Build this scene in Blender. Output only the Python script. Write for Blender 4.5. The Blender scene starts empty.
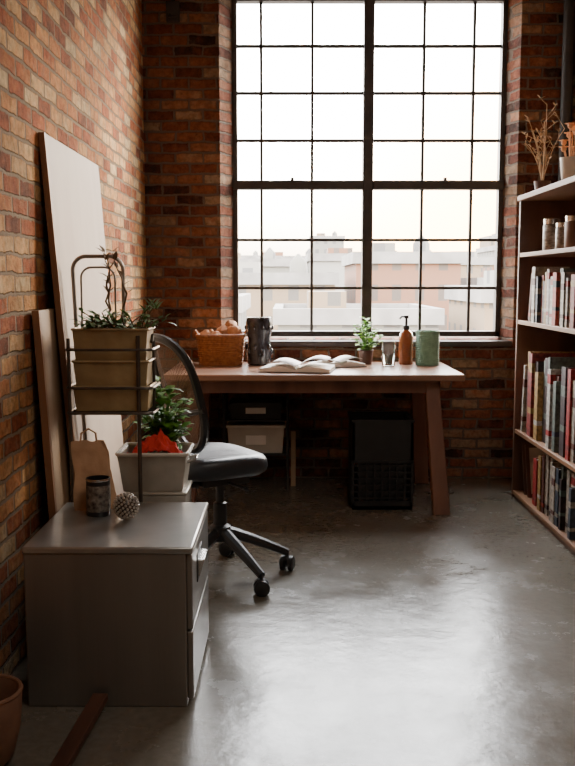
import bpy, math, random
from mathutils import Vector, Matrix, Euler, noise
random.seed(7)
S=bpy.context.scene
COL=S.collection
pi=math.pi
# ---------------------------------------------------------------- materials
def newmat(n):
    m=bpy.data.materials.new(n); m.use_nodes=True
    nt=m.node_tree; b=nt.nodes['Principled BSDF']
    return m,nt,b
def N(nt,t,**k):
    n=nt.nodes.new(t)
    for a,v in k.items(): setattr(n,a,v)
    return n
def ramp(nt,stops,interp='LINEAR'):
    r=N(nt,'ShaderNodeValToRGB'); r.color_ramp.interpolation=interp
    e=r.color_ramp.elements
    while len(e)<len(stops): e.new(0.5)
    for i,(p,c) in enumerate(stops):
        e[i].position=p; e[i].color=(c[0],c[1],c[2],1)
    return r
def mat(name,c,rough=.5,metal=0,var=.25,scale=12,bump=.15,bscale=60,stretch=(1,1,1),c2=None,spec=.5,trans=0,coat=0,sss=0):
    m,nt,b=newmat(name)
    tc=N(nt,'ShaderNodeTexCoord'); mp=N(nt,'ShaderNodeMapping')
    mp.inputs['Scale'].default_value=stretch
    nt.links.new(tc.outputs['Object'],mp.inputs[0])
    no=N(nt,'ShaderNodeTexNoise'); no.inputs['Scale'].default_value=scale; no.inputs['Detail'].default_value=6
    nt.links.new(mp.outputs[0],no.inputs['Vector'])
    d=c2 if c2 else tuple(x*(1-var) for x in c)
    l=c if c2 else tuple(min(1,x*(1+var)) for x in c)
    r=ramp(nt,[(.3,d),(.7,l)])
    nt.links.new(no.outputs[0],r.inputs[0]); nt.links.new(r.outputs[0],b.inputs['Base Color'])
    b.inputs['Roughness'].default_value=rough; b.inputs['Metallic'].default_value=metal
    b.inputs['Specular IOR Level'].default_value=spec
    b.inputs['Transmission Weight'].default_value=trans
    b.inputs['Coat Weight'].default_value=coat
    if bump:
        n2=N(nt,'ShaderNodeTexNoise'); n2.inputs['Scale'].default_value=bscale; n2.inputs['Detail'].default_value=4
        nt.links.new(mp.outputs[0],n2.inputs['Vector'])
        bp=N(nt,'ShaderNodeBump'); bp.inputs['Strength'].default_value=bump; bp.inputs['Distance'].default_value=.004
        nt.links.new(n2.outputs[0],bp.inputs['Height']); nt.links.new(bp.outputs[0],b.inputs['Normal'])
    return m
def wood(name,c1,c2,axis='X',rough=.5,scale=9):
    st={'X':(.12,1,1),'Y':(1,.12,1),'Z':(1,1,.12)}[axis]
    return mat(name,c2,rough=rough,c2=c1,scale=scale,bump=.25,bscale=50,stretch=st)
def brickmat(name,axis,stops,mortar,gain=1.0,top=None):
    m,nt,b=newmat(name)
    L=nt.links.new
    tc=N(nt,'ShaderNodeTexCoord'); sp=N(nt,'ShaderNodeSeparateXYZ'); L(tc.outputs['Object'],sp.inputs[0])
    cb=N(nt,'ShaderNodeCombineXYZ')
    L(sp.outputs[0 if axis=='X' else 1],cb.inputs[0]); L(sp.outputs[2],cb.inputs[1])
    wn=N(nt,'ShaderNodeTexNoise'); wn.inputs['Scale'].default_value=9; wn.inputs['Detail'].default_value=6; wn.inputs['Roughness'].default_value=.7
    L(tc.outputs['Object'],wn.inputs['Vector'])
    vs=N(nt,'ShaderNodeVectorMath',operation='SUBTRACT'); L(wn.outputs['Color'],vs.inputs[0]); vs.inputs[1].default_value=(.5,.5,.5)
    vm=N(nt,'ShaderNodeVectorMath',operation='SCALE'); L(vs.outputs[0],vm.inputs[0]); vm.inputs['Scale'].default_value=.036
    va=N(nt,'ShaderNodeVectorMath',operation='ADD'); L(cb.outputs[0],va.inputs[0]); L(vm.outputs[0],va.inputs[1])
    bt=N(nt,'ShaderNodeTexBrick'); bt.offset=.5
    bt.inputs['Color1'].default_value=(0,0,0,1); bt.inputs['Color2'].default_value=(1,1,1,1); bt.inputs['Mortar'].default_value=(.5,.5,.5,1)
    bt.inputs['Scale'].default_value=1; bt.inputs['Brick Width'].default_value=.172; bt.inputs['Row Height'].default_value=.0635
    bt.inputs['Mortar Size'].default_value=.0088; bt.inputs['Mortar Smooth'].default_value=.5
    L(va.outputs[0],bt.inputs['Vector'])
    # per-brick value plus mottling inside each brick
    n6=N(nt,'ShaderNodeTexNoise'); n6.inputs['Scale'].default_value=14; n6.inputs['Detail'].default_value=6; n6.inputs['Roughness'].default_value=.7
    L(tc.outputs['Object'],n6.inputs['Vector'])
    a6=N(nt,'ShaderNodeMath',operation='MULTIPLY_ADD'); L(n6.outputs[0],a6.inputs[0]); a6.inputs[1].default_value=.9; a6.inputs[2].default_value=-.45
    s6=N(nt,'ShaderNodeMath',operation='ADD'); L(bt.outputs['Color'],s6.inputs[0]); L(a6.outputs[0],s6.inputs[1])
    r=ramp(nt,stops); L(s6.outputs[0],r.inputs[0])
    n1=N(nt,'ShaderNodeTexNoise'); n1.inputs['Scale'].default_value=26; n1.inputs['Detail'].default_value=8; n1.inputs['Roughness'].default_value=.7
    L(tc.outputs['Object'],n1.inputs['Vector'])
    r1=ramp(nt,[(.25,(.4,.37,.35)),(.5,(1,1,1)),(.75,(1.45,1.4,1.35))]); L(n1.outputs[0],r1.inputs[0])
    mx=N(nt,'ShaderNodeMix',data_type='RGBA',blend_type='MULTIPLY'); mx.inputs[0].default_value=1
    L(r.outputs[0],mx.inputs[6]); L(r1.outputs[0],mx.inputs[7])
    n2=N(nt,'ShaderNodeTexNoise'); n2.inputs['Scale'].default_value=1.6; n2.inputs['Detail'].default_value=4
    L(tc.outputs['Object'],n2.inputs['Vector'])
    r2=ramp(nt,[(.3,(.62*gain,.6*gain,.6*gain)),(.7,(1.2*gain,1.15*gain,1.1*gain))]); L(n2.outputs[0],r2.inputs[0])
    mx2=N(nt,'ShaderNodeMix',data_type='RGBA',blend_type='MULTIPLY'); mx2.inputs[0].default_value=1
    L(mx.outputs[2],mx2.inputs[6]); L(r2.outputs[0],mx2.inputs[7])
    mm=N(nt,'ShaderNodeMix',data_type='RGBA'); L(bt.outputs['Fac'],mm.inputs[0]); L(mx2.outputs[2],mm.inputs[6])
    mm.inputs[7].default_value=(*mortar,1)
    n5=N(nt,'ShaderNodeTexNoise'); n5.inputs['Scale'].default_value=11; n5.inputs['Detail'].default_value=9; n5.inputs['Roughness'].default_value=.75
    L(tc.outputs['Object'],n5.inputs['Vector'])
    r5=ramp(nt,[(.55,(0,0,0)),(.72,(.55,.55,.55))]); L(n5.outputs[0],r5.inputs[0])
    m5=N(nt,'ShaderNodeMix',data_type='RGBA'); L(r5.outputs[0],m5.inputs[0]); L(mm.outputs[2],m5.inputs[6]); m5.inputs[7].default_value=(*[q*1.2 for q in mortar],1)
    L(m5.outputs[2],b.inputs['Base Color']); b.inputs['Roughness'].default_value=.9
    b.inputs['Specular IOR Level'].default_value=.15
    ma=N(nt,'ShaderNodeMath',operation='MULTIPLY_ADD'); L(bt.outputs['Fac'],ma.inputs[0]); ma.inputs[1].default_value=-1; L(n1.outputs[0],ma.inputs[2])
    bp=N(nt,'ShaderNodeBump'); bp.inputs['Strength'].default_value=1; bp.inputs['Distance'].default_value=.014
    L(ma.outputs[0],bp.inputs['Height']); L(bp.outputs[0],b.inputs['Normal'])
    return m
M={}
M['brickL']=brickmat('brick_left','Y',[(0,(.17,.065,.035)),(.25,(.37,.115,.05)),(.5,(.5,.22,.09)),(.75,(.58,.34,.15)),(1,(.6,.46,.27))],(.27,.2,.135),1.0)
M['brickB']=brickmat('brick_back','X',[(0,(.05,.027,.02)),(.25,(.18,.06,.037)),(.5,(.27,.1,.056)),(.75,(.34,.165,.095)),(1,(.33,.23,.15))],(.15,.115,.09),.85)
def concrete():
    m,nt,b=newmat('polished_concrete'); L=nt.links.new
    tc=N(nt,'ShaderNodeTexCoord')
    n1=N(nt,'ShaderNodeTexNoise'); n1.inputs['Scale'].default_value=1.3; n1.inputs['Detail'].default_value=7; n1.inputs['Roughness'].default_value=.55; n1.inputs['Distortion'].default_value=.3
    L(tc.outputs['Object'],n1.inputs['Vector'])
    r=ramp(nt,[(.25,(.1,.082,.057)),(.48,(.125,.11,.086)),(.62,(.15,.137,.115)),(.8,(.185,.175,.155))]); L(n1.outputs[0],r.inputs[0])
    n3=N(nt,'ShaderNodeTexNoise'); n3.inputs['Scale'].default_value=40; n3.inputs['Detail'].default_value=6
    L(tc.outputs['Object'],n3.inputs['Vector'])
    r3=ramp(nt,[(.3,(.85,.84,.82)),(.7,(1.1,1.1,1.1))]); L(n3.outputs[0],r3.inputs[0])
    mx=N(nt,'ShaderNodeMix',data_type='RGBA',blend_type='MULTIPLY'); mx.inputs[0].default_value=1
    L(r.outputs[0],mx.inputs[6]); L(r3.outputs[0],mx.inputs[7]); L(mx.outputs[2],b.inputs['Base Color'])
    n2=N(nt,'ShaderNodeTexNoise'); n2.inputs['Scale'].default_value=3.5; n2.inputs['Detail'].default_value=9; n2.inputs['Roughness'].default_value=.7
    L(tc.outputs['Object'],n2.inputs['Vector'])
    r2=ramp(nt,[(.34,(.17,)*3),(.66,(.31,)*3)]); L(n2.outputs[0],r2.inputs[0]); L(r2.outputs[0],b.inputs['Roughness'])
    bp=N(nt,'ShaderNodeBump'); bp.inputs['Strength'].default_value=.3; bp.inputs['Distance'].default_value=.007
    n4=N(nt,'ShaderNodeTexNoise'); n4.inputs['Scale'].default_value=12; n4.inputs['Detail'].default_value=8; n4.inputs['Roughness'].default_value=.55
    L(tc.outputs['Object'],n4.inputs['Vector'])
    L(n4.outputs[0],bp.inputs['Height']); L(bp.outputs[0],b.inputs['Normal'])
    b.inputs['Specular IOR Level'].default_value=.6
    return m
M['floor']=concrete()
M['plaster']=mat('plaster',(.4,.36,.31),rough=.9,var=.1,scale=3)
M['roof']=mat('roof_gravel',(.17,.155,.14),rough=.95,var=.25,scale=1)
M['steel']=mat('window_steel',(.045,.036,.03),rough=.45,var=.3,bump=.1)
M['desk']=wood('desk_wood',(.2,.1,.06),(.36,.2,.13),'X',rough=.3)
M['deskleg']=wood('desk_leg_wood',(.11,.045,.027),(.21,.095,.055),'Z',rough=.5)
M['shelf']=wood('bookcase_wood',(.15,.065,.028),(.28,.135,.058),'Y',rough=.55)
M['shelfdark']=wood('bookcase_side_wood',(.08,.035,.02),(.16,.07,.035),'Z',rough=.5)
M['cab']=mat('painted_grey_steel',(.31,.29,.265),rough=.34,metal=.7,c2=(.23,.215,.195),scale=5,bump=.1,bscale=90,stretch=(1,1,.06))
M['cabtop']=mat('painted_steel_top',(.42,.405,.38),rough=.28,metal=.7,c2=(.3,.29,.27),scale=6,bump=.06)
M['chrome']=mat('brushed_metal',(.6,.6,.6),rough=.25,metal=1,var=.05,bump=.03)
M['blackplastic']=mat('black_plastic',(.014,.014,.015),rough=.42,var=.2,bump=.1,bscale=200)
M['leather']=mat('black_leather',(.025,.028,.036),rough=.36,var=.2,bump=.3,bscale=120)
M['wire']=mat('dark_wire',(.1,.085,.07),rough=.4,metal=.7,var=.2,bump=.05)
M['wirelight']=mat('galvanised_wire',(.26,.23,.2),rough=.4,metal=.8,var=.2,bump=.05)
M['planter']=mat('weathered_planter_metal',(.44,.33,.17),rough=.45,c2=(.26,.18,.09),scale=9,bump=.3,bscale=40,metal=.25)
M['tub']=mat('grey_tin',(.48,.45,.38),rough=.4,c2=(.3,.27,.22),scale=9,bump=.1,metal=.3)
M['enamel']=mat('cream_enamel',(.6,.57,.5),rough=.4,var=.06,bump=.05)
M['red']=mat('red_cotton',(.62,.035,.025),rough=.85,var=.2,bump=.5,bscale=150)
M['leaf']=mat('leaf_green',(.17,.4,.045),rough=.45,c2=(.05,.17,.018),scale=30,bump=.1)
M['leafbright']=mat('leaf_bright',(.27,.52,.05),rough=.45,c2=(.1,.3,.03),scale=30,bump=.1)
M['leafdark']=mat('leaf_dark',(.12,.26,.06),rough=.5,c2=(.04,.09,.025),scale=30,bump=.1)
M['stem']=mat('stem_brown',(.12,.07,.035),rough=.8)
M['soil']=mat('soil',(.04,.025,.015),rough=1,bump=1,bscale=80)
M['panel']=mat('pale_panel',(.48,.38,.31),rough=.6,c2=(.33,.25,.195),scale=3,bump=.1,stretch=(1,1,.25))
M['ply']=wood('plywood_face',(.3,.19,.11),(.42,.3,.19),'Z',rough=.6)
M['plyedge']=wood('plywood_edge',(.16,.07,.03),(.3,.14,.07),'Z')
M['kraft']=mat('kraft_paper',(.5,.31,.18),rough=.85,c2=(.36,.21,.115),scale=14,bump=.6,bscale=30)
M['canblack']=mat('black_tin',(.02,.02,.022),rough=.3,var=.3)
M['canpattern']=mat('patterned_tin',(.32,.29,.25),rough=.35,c2=(.035,.03,.028),scale=70,bump=.1,metal=.3)
M['silver']=mat('studded_silver',(.62,.58,.52),rough=.35,metal=.6,var=.3,scale=50)
M['wicker']=mat('wicker',(.4,.15,.045),rough=.6,c2=(.2,.065,.02),scale=60,bump=.5,bscale=200)
M['bread']=mat('bread_crust',(.7,.38,.2),rough=.7,c2=(.52,.23,.1),scale=15,bump=.3)
M['vase']=mat('black_glaze',(.012,.012,.015),rough=.18,c2=(.05,.05,.06),scale=25,bump=.5,bscale=30)
M['paper']=mat('paper',(.8,.77,.72),rough=.8,var=.04,bump=.05)
M['pagelines']=mat('page_edges',(.55,.49,.4),rough=.9,var=.2,scale=8,stretch=(1,1,60))
M['cream']=mat('cream_ceramic',(.62,.56,.47),rough=.4,var=.08)
M['glass']=mat('clear_glass',(.95,.97,.97),rough=.03,var=.0,bump=0,trans=1)
M['amber']=mat('amber_glass',(.3,.085,.03),rough=.15,var=.1,bump=0,coat=.4)
M['sage']=mat('sage_ceramic',(.2,.38,.28),rough=.55,c2=(.13,.28,.2),scale=40,bump=.8,bscale=90)
M['binplastic']=mat('translucent_bin',(.5,.46,.4),rough=.4,var=.1)
M['dark']=mat('charcoal',(.03,.027,.025),rough=.6,var=.2)
M['darkwood']=wood('dark_plank',(.05,.02,.012),(.13,.055,.032),'Y')
M['bowl']=mat('terracotta_bowl',(.26,.14,.085),rough=.6,c2=(.15,.07,.04),scale=10)
M['dried']=mat('dried_stems',(.42,.27,.14),rough=.9)
M['peach']=mat('peach_petals',(.8,.42,.2),rough=.7,var=.2)
M['pot']=mat('dark_pot',(.1,.05,.035),rough=.5)
M['jarpattern']=mat('patterned_jar',(.45,.4,.34),rough=.4,c2=(.1,.065,.05),scale=40,stretch=(1,1,2))
# ---------------------------------------------------------------- mesh builder
class MB:
    def __init__(s): s.v=[];s.f=[];s.m=[];s.mi=0
    def add(s,vs,fs,T=None):
        o=len(s.v)
        for v in vs:
            v=Vector(v); s.v.append(T@v if T else v)
        for f in fs: s.f.append([i+o for i in f]); s.m.append(s.mi)
        return s
    def box(s,x0,x1,y0,y1,z0,z1,T=None):
        return s.add([(x0,y0,z0),(x1,y0,z0),(x1,y1,z0),(x0,y1,z0),(x0,y0,z1),(x1,y0,z1),(x1,y1,z1),(x0,y1,z1)],
          [(0,3,2,1),(4,5,6,7),(0,1,5,4),(1,2,6,5),(2,3,7,6),(3,0,4,7)],T)
    def hexa(s,b,t):
        return s.add(list(b)+list(t),[(0,3,2,1),(4,5,6,7),(0,1,5,4),(1,2,6,5),(2,3,7,6),(3,0,4,7)])
    def prism(s,poly,z0,z1,T=None):
        n=len(poly)
        vs=[(p[0],p[1],z0) for p in poly]+[(p[0],p[1],z1) for p in poly]
        fs=[list(range(n))[::-1],list(range(n,2*n))]+[(i,(i+1)%n,n+(i+1)%n,n+i) for i in range(n)]
        return s.add(vs,fs,T)
    def lathe(s,prof,c=(0,0,0),seg=28,T=None,cap0=True,cap1=True,sx=1,sy=1):
        vs=[];fs=[]
        for r,z in prof:
            for i in range(seg):
                a=2*pi*i/seg; vs.append((c[0]+r*sx*math.cos(a),c[1]+r*sy*math.sin(a),c[2]+z))
        for j in range(len(prof)-1):
            for i in range(seg):
                k=(i+1)%seg; fs.append((j*seg+i,j*seg+k,(j+1)*seg+k,(j+1)*seg+i))
        if cap0: fs.append(list(range(seg))[::-1])
        if cap1: fs.append([(len(prof)-1)*seg+i for i in range(seg)])
        return s.add(vs,fs,T)
    def tube(s,pts,r,seg=8,closed=False,T=None):
        pts=[Vector(p) for p in pts]; n=len(pts); vs=[];fs=[]
        rr=r if isinstance(r,(list,tuple)) else [r]*n
        up=None
        for i,p in enumerate(pts):
            if closed: t=(pts[(i+1)%n]-pts[i-1])
            else: t=pts[min(i+1,n-1)]-pts[max(i-1,0)]
            t.normalize()
            if up is None:
                up=Vector((0,0,1)) if abs(t.z)<.9 else Vector((1,0,0))
            a=t.cross(up)
            if a.length<1e-5: a=t.orthogonal()
            a.normalize(); b=a.cross(t).normalized(); up=b
            for k in range(seg):
                q=2*pi*k/seg; vs.append(p+a*math.cos(q)*rr[i]+b*math.sin(q)*rr[i])
        m=n if closed else n-1
        for i in range(m):
            j=(i+1)%n
            for k in range(seg):
                l=(k+1)%seg; fs.append((i*seg+k,i*seg+l,j*seg+l,j*seg+k))
        if not closed:
            fs.append(list(range(seg))[::-1]); fs.append([(n-1)*seg+k for k in range(seg)])
        return s.add(vs,fs,T)
    def blob(s,c,rx,ry,rz,seg=20,rings=12,nz=0,ns=8,T=None,seed=0,pw=1):
        vs=[];fs=[]
        for j in range(rings+1):
            ph=pi*j/rings
            for i in range(seg):
                a=2*pi*i/seg
                d=Vector((math.sin(ph)*math.cos(a),math.sin(ph)*math.sin(a),math.cos(ph)))
                k=1+nz*noise.noise(d*ns*.3+Vector((seed,seed*2,0)))
                e=Vector([math.copysign(abs(q)**pw,q) for q in d])
                vs.append((c[0]+e.x*rx*k,c[1]+e.y*ry*k,c[2]+e.z*rz*k))
        for j in range(rings):
            for i in range(seg):
                k=(i+1)%seg; fs.append((j*seg+i,(j+1)*seg+i,(j+1)*seg+k,j*seg+k))
        return s.add(vs,fs,T)
    def leaf(s,p,d,l,w,up=Vector((0,0,1))):
        d=Vector(d).normalized(); a=d.cross(up)
        if a.length<1e-3: a=Vector((1,0,0))
        a.normalize(); n=a.cross(d)
        p=Vector(p)
        vs=[p,p+d*l*.3+a*w*.42+n*w*.12,p+d*l*.65+a*w*.4+n*w*.08,p+d*l-n*w*.15,p+d*l*.65-a*w*.4+n*w*.08,p+d*l*.3-a*w*.42+n*w*.12,p+d*l*.33,p+d*l*.66]
        return s.add(vs,[(0,6,1),(1,6,7,2),(2,7,3),(3,7,4),(4,7,6,5),(5,6,0)])
    def openbox(s,w,d,h,t,flare=0,c=(0,0,0),T=None):
        x,y,z=c; W=w/2;D=d/2
        def ring(a,b,zz): return [(x-a,y-b,zz),(x+a,y-b,zz),(x+a,y+b,zz),(x-a,y+b,zz)]
        vs=ring(W-flare,D-flare,z)+ring(W,D,z+h)+ring(W-t,D-t,z+h)+ring(W-t-flare,D-t-flare,z+t)
        fs=[(0,3,2,1)]
        for a,b in((0,4),(4,8),(8,12)):
            for i in range(4): k=(i+1)%4; fs.append((a+i,a+k,b+k,b+i))
        fs.append((12,13,14,15))
        return s.add(vs,fs,T)
def mkobj(name,mb,mats,bevel=0,smooth=True,sub=0,angle=40,solid=0):
    me=bpy.data.meshes.new(name); me.from_pydata([tuple(v) for v in mb.v],[],mb.f)
    if not isinstance(mats,(list,tuple)): mats=[mats]
    for m in mats: me.materials.append(m)
    for p,i in zip(me.polygons,mb.m): p.material_index=i
    me.validate(); me.update()
    if smooth:
        me.polygons.foreach_set('use_smooth',[True]*len(me.polygons))
        me.set_sharp_from_angle(angle=math.radians(angle))
    o=bpy.data.objects.new(name,me); COL.objects.link(o)
    if solid:
        q=o.modifiers.new('solid','SOLIDIFY'); q.thickness=solid
    if bevel:
        q=o.modifiers.new('bevel','BEVEL'); q.width=bevel; q.segments=2; q.limit_method='ANGLE'; q.angle_limit=math.radians(40)
    if sub:
        q=o.modifiers.new('sub','SUBSURF'); q.levels=sub; q.render_levels=sub
    return o
def tag(o,label=None,category=None,group=None,kind=None):
    if label:o['label']=label
    if category:o['category']=category
    if group:o['group']=group
    if kind:o['kind']=kind
    return o
def thing(name,label,category,loc=(0,0,0),rot=0,group=None):
    e=bpy.data.objects.new(name,None); e.empty_display_size=.05; COL.objects.link(e)
    e.location=loc; e.rotation_euler=(0,0,rot)
    return tag(e,label,category,group)
def part(th,name,mb,mats,label=None,**k):
    o=mkobj(name,mb,mats,**k); o.parent=th
    if label:o['label']=label
    return o
def solo(name,mb,mats,label,category,loc=(0,0,0),rot=0,group=None,**k):
    o=mkobj(name,mb,mats,**k); o.location=loc; o.rotation_euler=(0,0,rot)
    return tag(o,label,category,group)
def struct(name,mb,mats,label,**k):
    o=mkobj(name,mb,mats,smooth=False,**k); tag(o,label,None,None,'structure'); return o
# ---------------------------------------------------------------- setting
LW=-.88; RW=1.72; BW=5.65; CEIL=3.6; FR=-2.4
WX0,WX1,WZ0,WZ1=-.345,1.365,.895,3.01
struct('floor',MB().box(LW-.2,RW+.2,FR-.2,BW+.3,-.15,0),M['floor'],'polished grey concrete floor with stains')
struct('ceiling',MB().box(LW-.2,RW+.2,FR-.2,BW+.3,CEIL,CEIL+.15),M['plaster'],'plain plaster ceiling')
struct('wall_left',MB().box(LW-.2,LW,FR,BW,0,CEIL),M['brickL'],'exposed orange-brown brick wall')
struct('wall_right',MB().box(RW,RW+.2,FR,BW,0,CEIL),M['brickL'],'exposed brick wall behind the bookcase')
struct('wall_front',MB().box(LW-.2,RW+.2,FR-.2,FR,0,CEIL),M['plaster'],'plain plastered wall')
b=MB()
b.prism([(LW-.2,BW),(WX0-.07,BW),(WX0,BW+.14),(WX0,BW+.3),(LW-.2,BW+.3)],0,CEIL)
b.prism([(WX1,BW+.14),(WX1+.05,BW),(RW+.2,BW),(RW+.2,BW+.3),(WX1,BW+.3)],0,CEIL)
b.hexa([(WX0-.07,BW,0),(WX1+.05,BW,0),(WX1,BW+.3,0),(WX0,BW+.3,0)],[(WX0-.07,BW,WZ0-.06),(WX1+.05,BW,WZ0-.06),(WX1,BW+.3,WZ0),(WX0,BW+.3,WZ0)])
b.hexa([(WX0-.07,BW,WZ1+.03),(WX1+.05,BW,WZ1+.03),(WX1,BW+.3,WZ1),(WX0,BW+.3,WZ1)],[(WX0-.07,BW,CEIL),(WX1+.05,BW,CEIL),(WX1,BW+.3,CEIL),(WX0,BW+.3,CEIL)])
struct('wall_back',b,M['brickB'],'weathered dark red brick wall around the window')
win=thing('window_1','tall black steel industrial window with small panes',None,(0,0,0)); win['kind']='structure'
wy=BW+.17
b=MB()
b.box(WX0,WX0+.03,wy-.03,wy+.04,WZ0,WZ1); b.box(WX1-.03,WX1,wy-.03,wy+.04,WZ0,WZ1)
b.box(WX0,WX1,wy-.03,wy+.04,WZ0,WZ0+.035); b.box(WX0,WX1,wy-.03,wy+.04,WZ1-.04,WZ1)
b.box(.475,.54,wy-.04,wy+.04,WZ0,WZ1)
part(win,'frame',b,M['steel'],bevel=.004)
for x0,x1 in((WX0,.475),(.54,WX1)):
    part(win,'meeting_rail',MB().box(x0,x1,wy-.045,wy+.03,1.825,1.88),M['steel'],bevel=.004)
b=MB()
for x in (-.165,.155,.853,1.165): b.box(x-.009,x+.009,wy-.012,wy+.012,WZ0,WZ1)
for z in (1.205,1.51,2.13,2.42,2.705): b.box(WX0,WX1,wy-.0115,wy+.0115,z-.009,z+.009)
part(win,'muntin',b,M['steel'])
for x in(0,.96):
    part(win,'latch',MB().box(x,x+.09,wy-.055,wy-.045,1.865,1.88).box(x+.02,x+.04,wy-.07,wy-.045,1.87,1.895),M['steel'])
gm,nt,bs=newmat('window_glass')
tr=N(nt,'ShaderNodeBsdfTransparent'); gl=N(nt,'ShaderNodeBsdfGlossy'); gl.inputs['Roughness'].default_value=.05
fr=N(nt,'ShaderNodeFresnel'); fr.inputs['IOR'].default_value=1.3; mxs=N(nt,'ShaderNodeMixShader')
nt.links.new(fr.outputs[0],mxs.inputs[0]); nt.links.new(tr.outputs[0],mxs.inputs[1]); nt.links.new(gl.outputs[0],mxs.inputs[2])
nt.links.new(mxs.outputs[0],nt.nodes['Material Output'].inputs[0])
b=MB(); b.add([(WX0,wy,WZ0),(WX1,wy,WZ0),(WX1,wy,WZ1),(WX0,wy,WZ1)],[(0,1,2,3)])
part(win,'glass_pane',b,gm,smooth=False)
b=MB(); b.box(WX0-.06,WX1+.045,BW-.012,BW+.125,WZ0-.055,WZ0-.02)
struct('trim_1',b,M['steel'],'dark window sill ledge',bevel=.005)
b=MB(); b.lathe([(.035,0),(.035,CEIL)],(0,0,0),16)
solo('pipe',b,M['dark'],'dark vertical steel pipe in the wall corner','pipe',(1.675,5.56,0))
t=thing('junction_box','small dark metal junction box with conduit on brick','junction box',(-.69,BW,2.87))
part(t,'box_body',MB().box(-.04,.04,-.03,0,-.07,.05),M['dark'],bevel=.003)
part(t,'conduit',MB().tube([(0,-.015,.05),(0,-.015,.73)],.012),M['dark'])
part(t,'bracket',MB().tube([(-.02,-.03,-.03),(-.02,-.07,-.05),(.03,-.08,-.05)],.008),M['dark'])
# ---------------------------------------------------------------- desk
DX0,DX1,DY0,DY1,DZ=-.67,.955,4.80,5.60,.75
desk=thing('desk','worn reddish wooden desk with splayed legs under the window','desk',((DX0+DX1)/2,(DY0+DY1)/2,0))
hw=(DX1-DX0)/2; hd=(DY1-DY0)/2
part(desk,'desktop',MB().box(-hw,hw,-hd,hd,DZ-.035,DZ),M['desk'],bevel=.006)
b=MB(); b.box(-hw+.14,hw-.12,-hd+.08,-hd+.105,DZ-.11,DZ-.035); b.box(-hw+.14,hw-.12,hd-.105,hd-.08,DZ-.11,DZ-.035)
b.box(-hw+.12,-hw+.14,-hd+.08,hd-.08,DZ-.11,DZ-.035); b.box(hw-.14,hw-.12,-hd+.08,hd-.08,DZ-.11,DZ-.035)
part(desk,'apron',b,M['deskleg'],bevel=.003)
for sx in(-1,1):
    for sy in(-1,1):
        b=MB(); tx=sx*(hw-.165); bx=sx*(hw-.125); ty=sy*(hd-.12); by=-(hd+.05) if sy<0 else hd-.1
        w0,w1=.038,.045
        b.hexa([(bx-w1,by-.035,0),(bx+w1,by-.035,0),(bx+w1,by+.035,0),(bx-w1,by+.035,0)],
               [(tx-w0,ty-.035,DZ-.035),(tx+w0,ty-.035,DZ-.035),(tx+w0,ty+.035,DZ-.035),(tx-w0,ty+.035,DZ-.035)])
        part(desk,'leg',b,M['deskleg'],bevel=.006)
# ---------------------------------------------------------------- crate under desk
cr=thing('milk_crate','tall black plastic crate with gridded lower panel','crate',(.52,5.0,0))
W,D,H=.165,.16,.5
b=MB()
b.box(-W,W,-D,D,0,.02)
for z0,z1 in((.0,.05),(.27,.49)):
    b.box(-W,W,-D,-D+.012,z0,z1);b.box(-W,W,D-.012,D,z0,z1);b.box(-W,-W+.012,-D,D,z0,z1);b.box(W-.012,W,-D,D,z0,z1)
b.box(-W,W,-D+.001,D-.001,.27,.285)
b.box(-W-.006,W+.006,-D-.006,-D+.014,.485,.5);b.box(-W-.006,W+.006,D-.014,D+.006,.485,.5);b.box(-W-.006,-W+.014,-D,D,.485,.5);b.box(W-.014,W+.006,-D,D,.485,.5)
b.box(-W-.006,W+.006,-D-.006,-D+.01,.262,.275)
for i in range(9):
    y=-D+i*(2*D)/8; b.box(-W,-W+.01,y-.006,y+.006,.04,.27); b.box(W-.01,W,y-.006,y+.006,.04,.27)
part(cr,'body',b,M['blackplastic'])
b=MB()
for i in range(9):
    x=-W+.0+i*(2*W)/8; b.box(x-.006,x+.006,-D+.002,-D+.011,.04,.27)
for i in range(6):
    z=.06+i*.036; b.box(-W,W,-D+.001,-D+.01,z,z+.009)
part(cr,'grille',b,M['blackplastic'])
part(cr,'lining',MB().box(-W+.03,W-.03,-D+.03,D-.03,.021,.26),M['canblack'])
rk=thing('storage_rack','low dark metal rack standing against the brick wall','rack',(-.19,5.44,0))
for x in(-.19,.19):
    for y in(-.13,.13): part(rk,'post',MB().tube([(x,y,0),(x,y,.6)],.009),M['dark'])
for z in(.22,.427): part(rk,'shelf',MB().box(-.19,.19,-.13,.13,z-.01,z),M['dark'])
def bin_(name,label,w,d,h,loc,m,lid):
    t=thing(name,label,'storage bin',loc)
    part(t,'body',MB().openbox(w,d,h,.006,.012),m,bevel=.002)
    if lid: part(t,'lid',MB().box(-w/2-.008,w/2+.008,-d/2-.008,d/2+.008,h,h+.015),lid,bevel=.003)
    b=MB(); b.box(-.06,.06,-d/2-.004,-d/2+.004,h*.35,h*.7); part(t,'label_holder',b,M['paper'])
    return t
bin_('storage_bin','pale translucent plastic bin with white lid on rack',.34,.22,.155,(-.19,5.43,.221),M['binplastic'],M['enamel'])
bin_('storage_bin','dark shallow bin with a white label on rack',.32,.22,.1,(-.19,5.43,.428),M['dark'],None)
b=MB(); b.box(-.015,.015,-.01,.01,0,.34); solo('wood_batten',b,M['ply'],'thin pale wooden batten standing beside the rack','batten',(.035,5.42,0),bevel=.002)
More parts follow.
